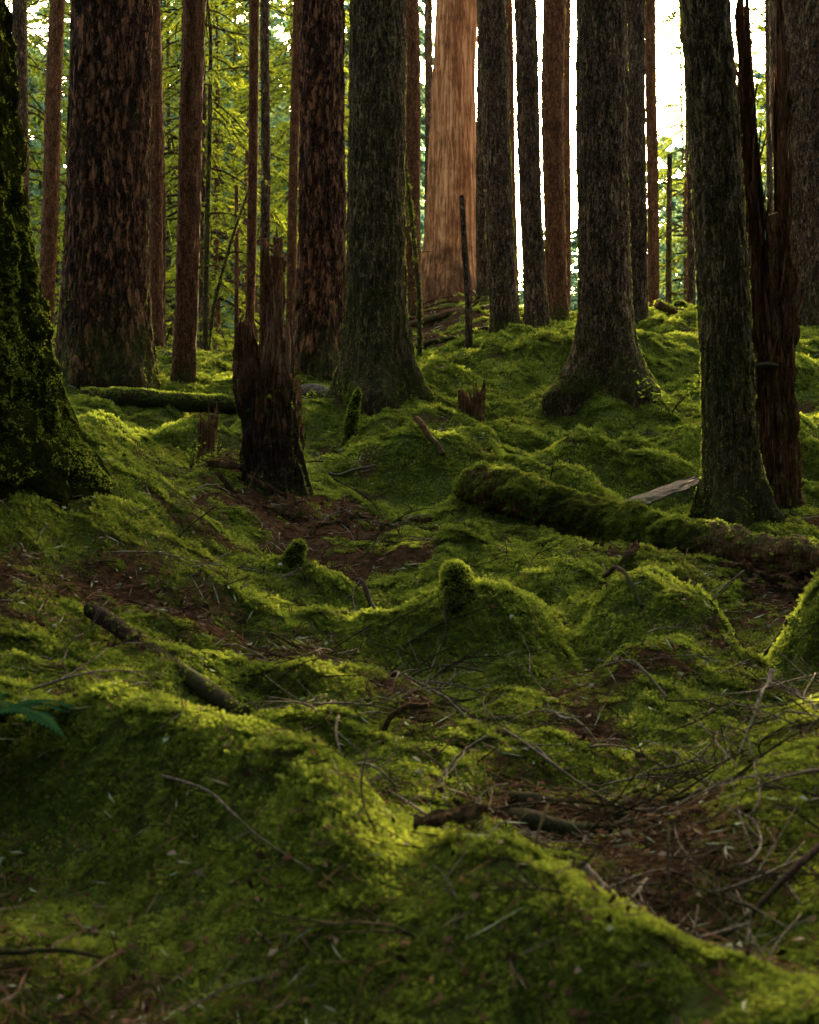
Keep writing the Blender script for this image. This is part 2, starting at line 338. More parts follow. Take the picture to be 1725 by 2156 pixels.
def scatter(name, P, Nn, S, group, nvar=5, parent=None, **k):
    m = len(P); Nn = Nn/np.linalg.norm(Nn, axis=1)[:, None]
    yaw = rng.random(m)*6.283
    ref = np.stack([np.cos(yaw), np.sin(yaw), np.zeros(m)], -1)
    X_ = ref - Nn*(ref*Nn).sum(1)[:, None]; X_ /= np.linalg.norm(X_, axis=1)[:, None]+1e-9
    Y_ = np.cross(Nn, X_)
    ry = -np.arcsin(np.clip(X_[:, 2], -1, 1)); rx = np.arctan2(Y_[:, 2], Nn[:, 2]); rz = np.arctan2(X_[:, 1], X_[:, 0])
    me = bpy.data.meshes.new(name); me.vertices.add(m); me.vertices.foreach_set('co', P.astype(np.float32).ravel())
    a = me.attributes.new('rot', 'FLOAT_VECTOR', 'POINT'); a.data.foreach_set('vector', np.stack([rx, ry, rz], -1).astype(np.float32).ravel())
    a = me.attributes.new('scl', 'FLOAT_VECTOR', 'POINT')
    S = np.asarray(S); S3 = np.repeat(S[:, None], 3, 1) if S.ndim == 1 else S
    a.data.foreach_set('vector', S3.astype(np.float32).ravel())
    a = me.attributes.new('idx', 'INT', 'POINT'); a.data.foreach_set('value', rng.integers(0, nvar, m).astype(np.int32))
    if 'kind' not in k: k['kind'] = 'stuff'
    o = add(name, me, parent=parent, **k)
    md = o.modifiers.new('scatter', 'NODES'); md.node_group = group; return o
def ground_normal(x, y, e=.04):
    z = H(x, y); return z, np.stack([-(H(x+e, y)-z)/e, -(H(x, y+e)-z)/e, np.ones_like(z)], -1)

NM = 450000
d = 1.2*np.exp(3.1*rng.random(NM)); u = rng.uniform(-1, 1, NM); psc = .42+.062*d
rho = 250/psc**2*(1-.35*sstep(10, 20, d)); cur = NM/3.1/(d*d*.84)
keep = rng.random(NM) < rho/cur
d, u, psc = d[keep], u[keep], psc[keep]; mx, my = d*u*.42, d
df = duff(mx, my); keep = rng.random(len(mx)) > sstep(.28, .72, df)*.93
mx, my, df, psc = mx[keep], my[keep], df[keep], psc[keep]
mz, mn = ground_normal(mx, my)
sc = psc*rng.uniform(.7, 1.25, len(mx))*(1-.4*sstep(.1, .5, df))
scatter('moss', np.stack([mx, my, mz], -1), mn, sc, NG_PATCH, 6, kind='stuff', label='thick green feather moss carpet over the ground', cat='moss')

def surf_points(V, F, num, cond=None):
    a, b, c = V[F[:, 0]], V[F[:, 1]], V[F[:, 2]]
    nn = np.cross(b-a, c-a); ar = np.linalg.norm(nn, axis=1); nn /= ar[:, None]+1e-12
    cen = V[F].mean(1); w = ar.copy()
    if cond is not None: w = w*cond(cen, nn)
    i = rng.choice(len(F), num, p=w/w.sum())
    s, t2 = rng.random(num)[:, None], rng.random(num)[:, None]
    d_ = V[F[i, 3]]; P = (a[i]*(1-s)+b[i]*s)*(1-t2)+(d_*(1-s)+c[i]*s)*t2
    return P, nn[i]

# ------------------------------------------------------------------ crowns
def crown(seed, height=6, rad=1.8, nbr=60, leaf=.055, droop=.35, mat=M_LEAF, ntw=16, dens=7):
    r = np.random.default_rng(seed)
    parts = []; LV = []
    for i in range(nbr):
        z0 = height*(i+r.random())/nbr; az = r.random()*6.283
        L = rad*(1-.8*z0/height)*r.uniform(.45, 1.1)+.25
        rise = r.uniform(-.15, .25); s = np.linspace(0, 1, 6)
        dx = np.array([math.cos(az), math.sin(az), 0]); sd = np.array([-dx[1], dx[0], 0])
        bend = r.normal()*.18
        def pt(s): 
            s = np.asarray(s)[..., None]
            return dx*L*s + sd*bend*L*s*s + np.array([0, 0, 1.])*(z0+rise*L*s-droop*L*s*s)
        parts.append(tube(pt(s), np.linspace(.02, .004, 6)*(L/rad+.3), 3, close=False))
        k = int(ntw*L/rad)+4
        sk = r.uniform(.18, 1, k); sg = r.choice([-1, 1], k); base = pt(sk)
        tl = L*.34*(1.08-sk)*r.uniform(.6, 1.3, k)+.08
        m = dens; q = (np.arange(m)+.5)/m
        td = dx[None]*.65 + sd[None]*sg[:, None] + np.array([0, 0, 1.])*r.normal(size=(k, 1))*.15
        td /= np.linalg.norm(td, axis=1)[:, None]
        P = base[:, None]+td[:, None]*(tl[:, None]*q)[..., None]
        P[..., 2] -= (tl[:, None]*q**2)*.35
        P = P.reshape(-1, 3); K = len(P)
        dirv = np.repeat(td, m, 0)+r.normal(size=(K, 3))*.35; dirv[:, 2] -= .25; dirv /= np.linalg.norm(dirv, axis=1)[:, None]
        nv = np.array([0, 0, 1.])+r.normal(size=(K, 3))*.6
        sv = np.cross(dirv, nv); sv /= np.linalg.norm(sv, axis=1)[:, None]
        l = (leaf*r.uniform(.6, 1.5, K))[:, None]
        LV.append(np.stack([P-dirv*l, P+sv*l*.28, P+dirv*l, P-sv*l*.28], 1).reshape(-1, 3))
    LV = np.vstack(LV); LF = np.arange(len(LV)).reshape(-1, 4)
    BV, BF = join(parts)
    V, F = join([(BV, BF), (LV, LF)])
    mi = np.concatenate([np.zeros(len(BF)), np.ones(len(LF))]).astype(int)
    return mk_mesh('crown', V, F, smooth=False, mats=[M_HEM, mat], midx=mi)
CR = [crown(s, 7, 2.0, 66, .042, .45, dens=12, ntw=20) for s in (1, 2)] + [crown(s, 7, 1.7, 52, .038, .6, M_LEAFY, dens=12, ntw=18) for s in (3, 4)]

# ------------------------------------------------------------------ standing trees
def bark_disp(kind, seed, r0, flare, fh, nl, lobe):
    rr = np.random.default_rng(seed); ph = rr.random()*6.28; ph2 = rr.random()*6.28
    def f(P, dr, r, th):
        h = np.maximum(P[..., 2], -.05)
        lob = .5+.5*np.cos(nl*th+ph+.5*np.sin(2*th+ph2)); lob = lob**1.5
        r = r*(1 + flare*np.exp(-h/fh)*(1-lobe+lobe*1.7*lob[None]))
        r = r*(1+.06*(vnoise(P*np.array([1.5, 1.5, .6])+seed)-.5)*2)
        Q = (dr*r0+np.array([0, 0, 1.])*P[..., 2:3])
        if kind == 'fir':
            q = Q*np.array([14, 14, 3.2])+seed*3; q = q + (vnoise(Q*3+seed)[..., None]-.5)*2
            b = billow(q, 2, .5); r = r + .06*np.minimum(b, .55)-.018 + .01*vnoise(Q*np.array([60, 60, 30.]))
        elif kind == 'old':
            b = billow(Q*np.array([5, 5, 1.6])+seed, 3, .6); r = r+.14*b-.03+.09*(fbm(Q*14, 3)-.5)
        elif kind == 'cedar':
            a = .16*Q[..., 2]; q = np.stack([Q[..., 0]*np.cos(a)-Q[..., 1]*np.sin(a), Q[..., 0]*np.sin(a)+Q[..., 1]*np.cos(a), Q[..., 2]], -1)
            r = r+.12*(fbm(q*np.array([8, 8, .35]), 3)-.5)
        else:
            b = billow(Q*np.array([26, 26, 7.])+seed, 2, .6); r = r+.03*b*min(1, r0/.15)
        return r
    return f
def tree(x, y, r0, r1, lean, kind='hem', mat=None, ztop=16, flare=.25, fh=.35, lobe=.5, nl=4, nseg=64, crownid=None, curve=0, label='', group=None,
         stubs=0, name='conifer_tree', cat='tree', seed=None, leany=0, mossn=0, mossh=1.0, crz=None, msc=1.0, fringe=0):
    seed = int(abs(x*137+y*71)) % 997 if seed is None else seed
    zb = h1(x, y); rr = np.random.default_rng(seed)
    hv = ztop-zb
    vis = min(hv, 1.1+.46*y-zb+.5)
    m = int(max(40, vis/(.022 if nseg > 80 else .07)))
    z = np.concatenate([np.linspace(-.45, vis, m), np.linspace(vis, hv, 12)[1:]]) if hv > vis+.2 else np.linspace(-.35, hv, m)
    px = lean*z + curve*np.sin(np.clip(z/6, 0, 1)*3.14)+.015*np.sin(z*1.3+seed)*min(1, r0*6)
    py = leany*z+.012*np.cos(z*1.1+seed)
    rad = r0+(r1-r0)*np.clip(z/6, 0, 2.2); rad = np.maximum(rad, r0*.25)
    path = np.stack([px, py, z], -1)
    V, F = tube(path, rad, nseg, bark_disp(kind, seed, r0, flare, fh, nl, lobe))
    parts = [(V, F)]
    for i in range(stubs):
        zz = rr.uniform(.8, min(hv, vis+1)); az = rr.random()*6.28; L = rr.uniform(.15, .9)
        ix = np.interp(zz, z, px); rb = np.interp(zz, z, rad)*.8; s = np.linspace(0, 1, 6)[:, None]
        dd = np.array([math.cos(az), math.sin(az), rr.uniform(-.25, .25)])
        pp = np.array([ix, 0, zz])+dd*rb+dd*L*s+np.array([rr.normal()*.1, rr.normal()*.1, rr.normal()*.15])*L*s*s
        parts.append(tube(pp, np.linspace(.012, .003, 6), 5))
    V, F = join(parts)
    e = add(name, None, (x, y, zb), label=label, cat=cat, group=group); e.empty_display_size = .3
    add('trunk', fix_tri('trunk', V, F, mats=[mat or M_HEM]), parent=e)
    if mossn:
        P, nn = surf_points(V, F, mossn, lambda c, q: np.exp(-np.maximum(c[:, 2], 0)/mossh)*(c[:, 2] > -.1)*(c[:, 2]<vis)*(.05+vnoise(c*4)**3)*(c[:, 1]<r0*.6))
        scatter('bark_moss', P, nn+np.array([0, 0, .3]), rng.uniform(.3, .7, mossn)*(.6+.04*y)*msc, NG_MOSS, parent=e)
    if fringe:
        P, nn = surf_points(V, F, fringe, lambda c, q: (c[:, 2] > 0)*(c[:, 2] < vis)*np.abs(q[:, 0])**6*(.1+vnoise(c*3)**2)*(c[:, 1] > -.4*r0))
        scatter('bark_moss', P, nn, rng.uniform(.3, .65, fringe)*(.6+.03*y), NG_MOSS, parent=e)
    if crownid is not None:
        czz = crz if crz is not None else min(hv-4, 16)
        ix = np.interp(czz, z, px)
        add('crown', CR[crownid % len(CR)], (ix, leany*czz, czz), parent=e, rot=(0, 0, rr.random()*6.28), scale=rr.uniform(.85, 1.15))
    return e
tree(-2.40, 6.0, .52, .18, 0, 'old', M_OLD, 13, .55, .50, .35, 4, 190, label='huge old trunk draped in dark green moss', mossn=4200, mossh=1.2, seed=5, msc=1.15)
tree(-3.06, 12.5, .425, .36, .01, 'fir', M_FIR, 17, .22, .45, .5, 5, 200, label='massive conifer with deeply furrowed dark brown bark', mossn=500, mossh=.6, fringe=500)
tree(-2.375, 13, .112, .10, .034, 'hem', M_RED, 16, .15, .25, label='slender brown conifer trunk beside furrowed giant', stubs=5)
tree(-1.02, 14, .262, .235, .012, 'fir', M_FIR, 17, .35, .5, .5, 4, 150, label='dark furrowed conifer trunk with spreading base', mossn=200, mossh=.5, fringe=200)
tree(-.29, 11.5, .265, .240, -.006, 'hem', M_MOSSY, 17, .55, .33, .6, 4, 170, label='stout conifer with greenish scaly bark and flared roots', mossn=900, mossh=.5, fringe=1000)
tree(.757, 24, .50, .385, .027, 'cedar', M_CEDAR, 20, .40, .8, .4, 3, 110, label='barkless orange cedar snag with twisting grain', name='cedar_snag')
tree(1.2, 15.5, .16, .15, -.046, 'hem', M_HEM, 18, .35, .25, .5, 4, 100, label='leaning dark conifer on mossy mound', mossn=150, mossh=.3, fringe=500)
tree(1.74, 17, .145, .135, -.036, 'hem', M_HEM, 18, .3, .25, .5, 4, 90, label='straight dark conifer with bright sunlit edge', mossn=100, mossh=.3, fringe=500)
tree(2.25, 19, .155, .155, .0, 'hem', M_RED, 19, .35, .25, .5, 4, 90, label='reddish conifer with flared mossy roots', mossn=100, mossh=.3, curve=-.05, fringe=350)
tree(1.90, 12, .245, .22, -.012, 'hem', M_HEM, 17, 1.0, .33, .7, 4, 170, label='stout conifer with widely flared mossy roots', mossn=1200, mossh=.35, fringe=1000)
tree(3.105, 17, .135, .13, -.003, 'hem', M_HEM, 18, .3, .25, .5, 4, 90, label='dark conifer with glowing backlit edge', stubs=3, mossn=100, mossh=.3, fringe=500)
tree(2.24, 8.5, .168, .145, -.058, 'hem', M_MOSSY, 15, .6, .25, .6, 4, 160, label='leaning conifer with lichen and moss on bark', mossn=500, mossh=.8, curve=-.02, fringe=1000)
tree(5.80, 17, .72, .66, -.03, 'fir', M_HEM, 18, .2, .6, .5, 5, 160, label='very broad dark conifer trunk on mossy slope', mossn=200, mossh=.6, fringe=400)
thin = [(-5.93,20,.125,.11,.04,M_RED,None),(-5.33,17,.10,.09,-.0,M_HEM,None),(-6.63,24,.07,.06,.02,M_RED,None),(-7.6,26,.05,.04,.015,M_HEM,2),
 (-3.256,16,.088,.08,-.008,M_RED,None),(-2.063,16,.058,.055,.016,M_RED,None),(-2.13,18.3,.07,.06,.0,M_HEM,2),(-1.93,20,.075,.065,.02,M_RED,None),
 (.057,20,.14,.12,-.008,M_RED,None),(1.309,22,.12,.11,0,M_HEM,None),(1.93,23,.09,.08,-.02,M_RED,None),(3.15,25,.10,.09,0,M_RED,None),(4.34,22,.095,.085,-.012,M_RED,None),
 (4.99,22,.07,.06,0,M_HEM,None),(7.0,24,.06,.055,-.01,M_HEM,2),(-4.6,22,.06,.05,.02,M_HEM,3),(8.4,26,.12,.1,-.03,M_RED,0),(-9.0,22,.16,.14,.04,M_FIR,1),(-3.4,25,.09,.08,.03,M_RED,0),(.45,29,.1,.09,.0,M_HEM,None)]
for (x, y, r0, r1, ln, mt, cid) in thin:
    tree(x, y, r0, r1, ln, 'hem', mt, 19, .2, .2, .4, 4, 40, cid, label='slim straight conifer trunk on the ridge', group='slim conifers on the ridge', stubs=9, crz=9.0 if cid is not None else None)
def pole(x, y, pts, r0, r1, mat, label, name, cat, nbr=0, mossn=0, brl=.6):
    zb = h1(x, y); rr = np.random.default_rng(int(abs(x*91+y*13))+3)
    k = len(pts); s = np.linspace(0, k-1, 60); P = np.stack([np.interp(s, np.arange(k), np.array(pts)[:, c]) for c in range(3)], -1)
    for _ in range(6): P[1:-1] = (P[:-2]+P[2:]+2*P[1:-1])/4
    parts = [tube(P, np.linspace(r0, r1, 60), 14, lambda Q, d_, r, th: r*(1+.35*(fbm(Q*22, 2)-.5)))]
    for i in range(nbr):
        j = rr.integers(12, 59); az = rr.random()*6.28; L = brl*rr.uniform(.4, 1.2); q = np.linspace(0, 1, 9)[:, None]
        dd = np.array([math.cos(az), math.sin(az)*.7, rr.uniform(.0, .5)])
        pp = P[j]+dd*L*q+np.array([rr.normal()*.2, 0, -.55])*L*q*q
        parts.append(tube(pp, np.linspace(r0*.42, r0*.12, 9), 6))
    V, F = join(parts); o = add(name, None, (x, y, zb), label=label, cat=cat)
    add('trunk', fix_tri('trunk', V, F, mats=[mat]), parent=o)
    if mossn:
        P2, nn = surf_points(V, F, mossn); scatter('stem_moss', P2, nn, rng.uniform(.5, 1.1, mossn)*(.6+.04*y), NG_MOSS, parent=o)
    return o
pole(-2.8, 17, [(0,0,-.2),(.02,0,1.5),(.06,0,3),(.08,0,4.4),(.02,0,4.9)], .04, .02, M_MOSSY, 'thin mossy sapling with arching bare branches', 'mossy_sapling', 'tree', 14, 400, 1.0)
pole(-2.85, 17.2, [(0,0,-.2),(.15,0,.8),(.4,0,1.7),(.75,0,2.7)], .03, .015, M_MOSSY, 'bent young sapling leaning over the ridge', 'leaning_sapling', 'tree', 5, 120, .6)
pole(-2.51, 18, [(0,0,-.2),(0,0,1.8),(.0,0,2.6)], .035, .025, M_RED, 'short dead pole on the ridge', 'dead_pole', 'tree', 3)
pole(-3.40, 17, [(0,0,-.2),(.02,0,2),(0,0,3.5)], .05, .03, M_HEM, 'thin broken pole beside slender trunks', 'dead_pole', 'tree', 6)
pole(.13, 15, [(0,0,-.2),(-.02,0,.8),(-.13,0,1.9),(-.22,0,2.6)], .032, .015, M_MOSSY, 'thin leaning mossy pole beside stout conifer', 'leaning_pole', 'tree', 2, 120)
pole(.72, 15, [(0,0,-.2),(-.01,0,.6),(-.06,0,1.3),(-.09,0,1.85)], .05, .03, M_HEM, 'short dark dead pole with broken tip', 'dead_pole', 'tree', 0)
pole(5.22, 25, [(0,0,-.2),(0,0,2),(.02,0,4.5)], .07, .05, M_MOSSY, 'tall mossy broken snag on sunny ridge', 'broken_snag', 'tree', 8, 200, .5)

# ------------------------------------------------------------------ splintered snags and stumps
def shell(x, y, R0, topf, inner=.7, nseg=120, m=70, shape=None, mat=M_ROT, name='broken_stump', label='', cat='stump', splinters=0, seed=1, deep=.35, mossn=0, bmat=None, barkh=0, rough=.02, mossh=.5, zmin=.7, slen=(.05,.22), sw=.016, bn=.25):
    rr = np.random.default_rng(seed); zb = h1(x, y)
    th = np.linspace(0, 2*np.pi, nseg, endpoint=False); top = topf(th)
    t_ = np.linspace(0, 1, m)[:, None]; z = -.2+(top+.2)[None]*t_
    if shape: r, ox, oy = shape(th[None]+0*z, z)
    else: r = R0*(1+.0*z); ox = oy = 0*z
    c, s_ = np.cos(th)[None], np.sin(th)[None]
    Q = np.stack([c*R0+0*z, s_*R0+0*z, z], -1)
    r = r + rough*(billow(Q*np.array([22, 22, 3.])+seed, 3)-.3)*1.6+rough*.8*(fbm(Q*np.array([70, 70, 8.]), 2)-.5)
    out = np.stack([c*r+ox, s_*r+oy, z], -1)
    ri = r*inner; ti = np.linspace(1, 0, 30)[:, None]; zt = top[None]
    zi = zt - (zt-np.minimum(zt*deep, zt))*(1-ti)
    rtop = ri[-1][None]*(.4+.6*ti)+.0
    if shape: _, oxi, oyi = shape(th[None]+0*zi, zi)
    else: oxi = oyi = 0*zi
    inn = np.stack([c*rtop+oxi, s_*rtop+oyi, zi+.03*(fbm(np.stack([c*12+0*zi, s_*12+0*zi, zi*4], -1), 2)-.5)], -1)
    A_ = np.vstack([out, inn]); V = A_.reshape(-1, 3); F = grid_faces(len(A_), nseg)
    parts = [(V, F)]
    for i in range(splinters):
        a = rr.random()*6.28; k = int(a/6.2832*nseg) % nseg; L = rr.uniform(*slen)
        b = out[int(m*rr.uniform(zmin, .98)), k]*np.array([.95, .95, 1]); w = rr.uniform(.004, sw)
        d_ = np.array([rr.normal()*.16, rr.normal()*.16, 1]); q = np.linspace(0, 1, 5)[:, None]
        parts.append(tube(b+d_*L*q, [w, w*.9, w*.7, w*.4, .001], 4))
    V, F = join(parts)
    o = add(name, None, (x, y, zb), label=label, cat=cat)
    mats = [mat]; mi = None
    if bmat is not None:
        mats.append(bmat); cz = V[F].mean(1); lim = barkh+bn*2*(fbm(cz*np.array([14, 14, 2.5])+seed, 4)-.5)
        mi = ((cz[:, 2] < lim) & (np.arange(len(F)) < (m-1)*nseg)).astype(int)
    add('trunk', fix_tri('trunk', V, F, mats=mats, midx=mi), parent=o)
    if mossn:
        P, nn = surf_points(V, F, mossn, lambda c_, q_: np.exp(-np.maximum(c_[:, 2], 0)/mossh)*(c_[:, 2] > -.05))
        scatter('stump_moss', P, nn+np.array([0, 0, .4]), rng.uniform(.4, .9, mossn)*(.5+.04*y), NG_MOSS, parent=o)
    return o
def jag(th, f, a, seed, s=1.): 
    Q = np.stack([np.cos(th)*f, np.sin(th)*f, np.full_like(th, seed*3.1)], -1)
    return a*(vnoise(Q)**1.5)+a*.5*vnoise(Q*3.1)
def angd(th, c): return np.angle(np.exp(1j*(th-c)))
def top_base(th):
    left = np.exp(-(angd(th, 3.2)/.30)**2)
    return .46+jag(th, 7, .40, 1)+left*.30-.10*np.exp(-(angd(th, -.1)/.7)**2)
def shape_base(th, z):
    r = .200*(1+.26*np.exp(-np.maximum(z, 0)/.12)*(.6+.4*np.cos(4*th+1)))*(1-.06*np.clip(z/.6, 0, 1))
    r = r*(1+.35*np.exp(-(angd(th, 3.2)/.35)**2)*np.clip((z-.42)/.3, 0, 1))
    return r, .0*z, 0*z
st = shell(-.945, 8.5, .2, top_base, .55, 170, 90, shape_base, M_ROT, 'broken_stump', 'splintered dead stump with tall ragged spike of red wood', 'stump', 230, 3, .75, 500, M_LOG, .50, .06, .25, .6, (.05,.22), .018, .55)
def shards(n_, cx, cy, rad, z0, zt, drop, w0, w1, seed, spread=.7, jit=.012):
    rr = np.random.default_rng(seed); parts = []
    for i in range(n_):
        a = rr.random()*6.28; r_ = rad*math.sqrt(rr.random()); top = zt-drop*(r_/rad)**1.5*rr.uniform(.5, 1.4)-abs(rr.normal())*.1*drop
        b = np.array([cx+math.cos(a)*r_, cy+math.sin(a)*r_, z0]); k = 14; q = np.linspace(0, 1, k)[:, None]
        e = np.array([cx+math.cos(a)*r_*spread+rr.normal()*jit, cy+math.sin(a)*r_*spread, top])
        P = b+(e-b)*q+np.array([rr.normal()*jit, rr.normal()*jit, 0])*np.sin(q*7+rr.random()*6)
        w = rr.uniform(w0, w1)
        parts.append(tube(P, w*(1-q[:, 0]**3*.92), 6, lambda Q, d_, r, th: r*(1+1.3*(fbm(Q*np.array([40, 40, 9.])+i, 2)-.5))))
    return join(parts)
V, F = shards(110, .015, -.02, .135, .30, 1.50, .55, .014, .034, 12, .50, .016)
add('splinter_spire', fix_tri('splinter_spire', V, F, smooth=False, mats=[M_SPL]), parent=st)
shell(-1.44, 13, .12, lambda th: 1.15+jag(th, 3, .45, 2), .5, 80, 80, lambda th, z: (.13*(1+.3*np.exp(-np.maximum(z, 0)/.3))*(1-.15*z/2.6), .0*z, 0*z), M_RED, 'broken_snag', 'dark dead snag with jagged broken top', 'tree', 50, 6, .9, 120, None, 0, .03, .5)
def top_split(th):
    c = np.cos(th)
    l = sstep(.1, .5, -c); r_ = sstep(.25, .6, c)
    return 1.6+l*(.9+jag(th, 14, 1.0, 7))+r_*(.8+jag(th, 12, .7, 9))+jag(th, 16, .6, 5)
def shape_split(th, z):
    c = np.cos(th)
    r = .145*(1+.45*np.exp(-np.maximum(z, 0)/.25)*(.6+.4*np.cos(3*th)))*(1-.10*np.clip(z, 0, 4))
    ox = np.where(c < 0, -.050*z, -.012*z)
    return r, ox, .0*z
sn = shell(2.72, 9.2, .15, top_split, .8, 190, 200, shape_split, M_ROT, 'split_snag', 'tall split reddish snag with long splintered spikes', 'tree', 160, 8, .45, 120, None, 0, .065, .3, .3, (.1,.5), .02)
Va, Fa = shards(34, -.02, .0, .075, 1.0, 3.9, 2.4, .012, .030, 21, .6, .022); Va[:, 0] -= .062*np.clip(Va[:, 2], 0, 5)
Vb, Fb = shards(20, .07, .0, .05, 1.0, 3.1, 1.6, .010, .026, 22, .7, .018); Vb[:, 0] += .004*Vb[:, 2]
V, F = join([(Va, Fa), (Vb, Fb)]); add('splinter_spire', fix_tri('splinter_spire', V, F, smooth=False, mats=[M_SPL]), parent=sn)
shell(-1.55, 9.5, .075, lambda th: .20+jag(th, 3, .16, 3), .6, 60, 30, None, M_ROT, 'small_stump', 'small rotten stump with splintered brown top', 'stump', 18, 11, .6, 160, None, 0, .015, .1)
shell(.56, 11.3, .12, lambda th: .10+jag(th, 3, .20, 6), .6, 60, 24, None, M_ROT, 'small_stump', 'low crumbled brown stump in moss', 'stump', 16, 12, .5, 120, None, 0, .02, .1)
def nub(x, y, pts, r0, r1, num, label, name='mossy_stub', sc_=1.0, cat='stump'):
    zb = h1(x, y); k = len(pts); s = np.linspace(0, k-1, 26); P = np.stack([np.interp(s, np.arange(k), np.array(pts)[:, c]) for c in range(3)], -1)
    for _ in range(3): P[1:-1] = (P[:-2]+P[2:]+2*P[1:-1])/4
    rad = r0+(r1-r0)*np.linspace(0, 1, 26)**.8; rad[-3:] *= [.85, .6, .3]
    V, F = tube(P, rad, 40, lambda Q, d_, r, th: r*(1+.7*(fbm(Q*16+x, 3)-.5)))
    o = add(name, None, (x, y, zb), label=label, cat=cat)
    add('stump', fix_tri('stump', V, F, mats=[M_OLD]), parent=o)
    P2, nn = surf_points(V, F, num, lambda c_, q_: (c_[:, 2] > -.06)*1.)
    scatter('stub_moss', P2, nn+np.array([0, 0, .3]), rng.uniform(.35, .8, num)*sc_, NG_MOSS, parent=o)
nub(.22, 5.42, [(.0,0,-.12),(.0,0,.02),(-.02,0,.10),(-.05,0,.16)], .12, .045, 800, 'small stub thickly wrapped in green moss', sc_=.8)
nub(-.60, 6.35, [(0,0,-.08),(.01,0,.05),(.05,0,.12)], .075, .03, 400, 'little pointed moss covered stub', sc_=.75)
nub(-.49, 10.3, [(0,0,-.1),(0,0,.15),(.03,0,.3),(.07,0,.46)], .075, .03, 600, 'leaning moss covered dead stem', sc_=1.0)
nub(4.56, 21, [(0,0,-.1),(0,0,.15),(.04,0,.3)], .16, .1, 160, 'mossy stub on sunlit ridge', sc_=2.0)

# ------------------------------------------------------------------ fallen wood
def log(name, pts, r0, r1, mat, label, mossn=0, nseg=48, lift=.5, msc=.8, rough=.25, cat='log', side=0, group=None, mthr=.15, f=8, mcond=None, smooth=40, ragged=0):
    pts = np.array(pts, float); k = len(pts); m = 90 if ragged == 0 else 160; s = np.linspace(0, k-1, m)
    P = np.stack([np.interp(s, np.arange(k), pts[:, c]) for c in range(pts.shape[1])], -1)
    for _ in range(12): P[1:-1] = (P[:-2]+P[2:]+2*P[1:-1])/4
    rad = np.linspace(r0, r1, m)
    if ragged: rad = rad*np.minimum(1, .35+np.linspace(0, 9, m))
    zg = H(P[:, 0], P[:, 1])
    for _ in range(smooth): zg[1:-1] = (zg[:-2]+zg[2:])/2
    P3 = np.column_stack([P[:, 0], P[:, 1], zg+rad*lift+(P[:, 2] if P.shape[1] > 2 else 0)])
    o0 = P3.mean(0); P3 = P3-o0
    def dsp(Q, d_, r, th):
        r2 = r*(1+rough*2*(fbm(Q*f+pts[0][0]*7, 4)-.5))
        if ragged: r2 = r2+ragged*(billow(Q*9+3, 3)-.35)*2+ragged*.5*(fbm(Q*35, 2)-.5)
        return r2
    V, F = tube(P3, rad, nseg, dsp)
    parts = [(V, F)]; rr = np.random.default_rng(int(abs(pts[0][0]*1000)) % 9999)
    for i in range(side):
        j = rr.integers(10, m-5); L = rr.uniform(8, 25)*rad[j]+.03; q = np.linspace(0, 1, 7)[:, None]
        tg = P3[j]-P3[j-1]; tg /= np.linalg.norm(tg); dd = tg*.8+rr.normal(size=3)*.6; dd[2] = abs(dd[2])*.6
        parts.append(tube(P3[j]+dd*L*q+rr.normal(size=3)*.12*L*q*q, np.linspace(rad[j]*.6, rad[j]*.15, 7), 6))
    V, F = join(parts)
    if mossn or name.endswith('log'):
        e = add(name, None, tuple(o0), label=label, cat=cat, group=group)
        add('log_body', fix_tri('log_body', V, F, mats=[mat]), parent=e)
        if mossn:
            P2, nn = surf_points(V, F, mossn, lambda c_, q_: (q_[:, 2] > mthr)*(.1+vnoise((c_+o0)*5))*(1 if mcond is None else mcond(c_+o0)))
            scatter('log_moss', P2, nn+np.array([0, 0, .5]), rng.uniform(.5, 1.1, mossn)*msc, NG_MOSS, parent=e)
        return e
    return add(name, fix_tri(name, V, F, mats=[mat]), tuple(o0), label=label, cat=cat, group=group)
log('fallen_log', [(.34,8.5),(.75,8.2),(1.17,7.95),(1.72,7.4),(2.2,6.85),(2.7,6.4)], .155, .10, M_ROT, 'fallen log covered in moss with crumbling red end', 6500, 90, 1.1, .9, .18, f=4, mthr=-.15, mcond=lambda c: 1-.95*sstep(1.5, 1.8, c[:, 0]), ragged=.036, smooth=600)
log('fallen_log', [(-2.95,11.2),(-2.2,11.35),(-1.5,11.6)], .085, .08, M_LOG, 'mossy log lying across the hollow', 500, 40, 1.0, 1.1, smooth=400)
log('fallen_log', [(-1.15,12.4),(-.65,12.1)], .075, .075, M_TWIG, 'short pale grey log beside roots', 40, 32, 1.1, 1, smooth=200)
log('fallen_log', [(-1.22,4.75),(-.9,4.45),(-.55,4.1)], .034, .028, M_LOG, 'dark rotting branch log on the moss', 60, 30, 2.0, .6, .3, smooth=6000)
log('fallen_log', [(.25,3.52),(.42,3.42),(.60,3.3)], .026, .02, M_LOG, 'broken dark branch piece in a hollow', 0, 24, .7, .6, .5, smooth=400)
log('fallen_log', [(.30,3.68),(.45,3.6),(.62,3.52)], .02, .014, M_LOG, 'broken dark branch piece in a hollow', 0, 24, .7, .6, .5, smooth=400)
log('fallen_log', [(.0,15.6),(.9,15.5),(1.1,15.6)], .035, .03, M_LOG, 'thin dark log lying on the slope', 0, 20, 1.0)
log('fallen_log', [(-.9,18.5),(.4,18.8),(1.2,19.3)], .06, .05, M_RED, 'long fallen pole near the cedar snag', 0, 20, 1.2)
log('fallen_log', [(3.7,18.6),(4.6,18.9)], .08, .07, M_ROT, 'small log on the sunlit ridge', 60, 20, .9, 2)
log('fallen_log', [(-3.6,15.5),(-2.6,14.3)], .06, .05, M_LOG, 'fallen pole beside the furrowed trunk', 30, 20, .9, 1.5)
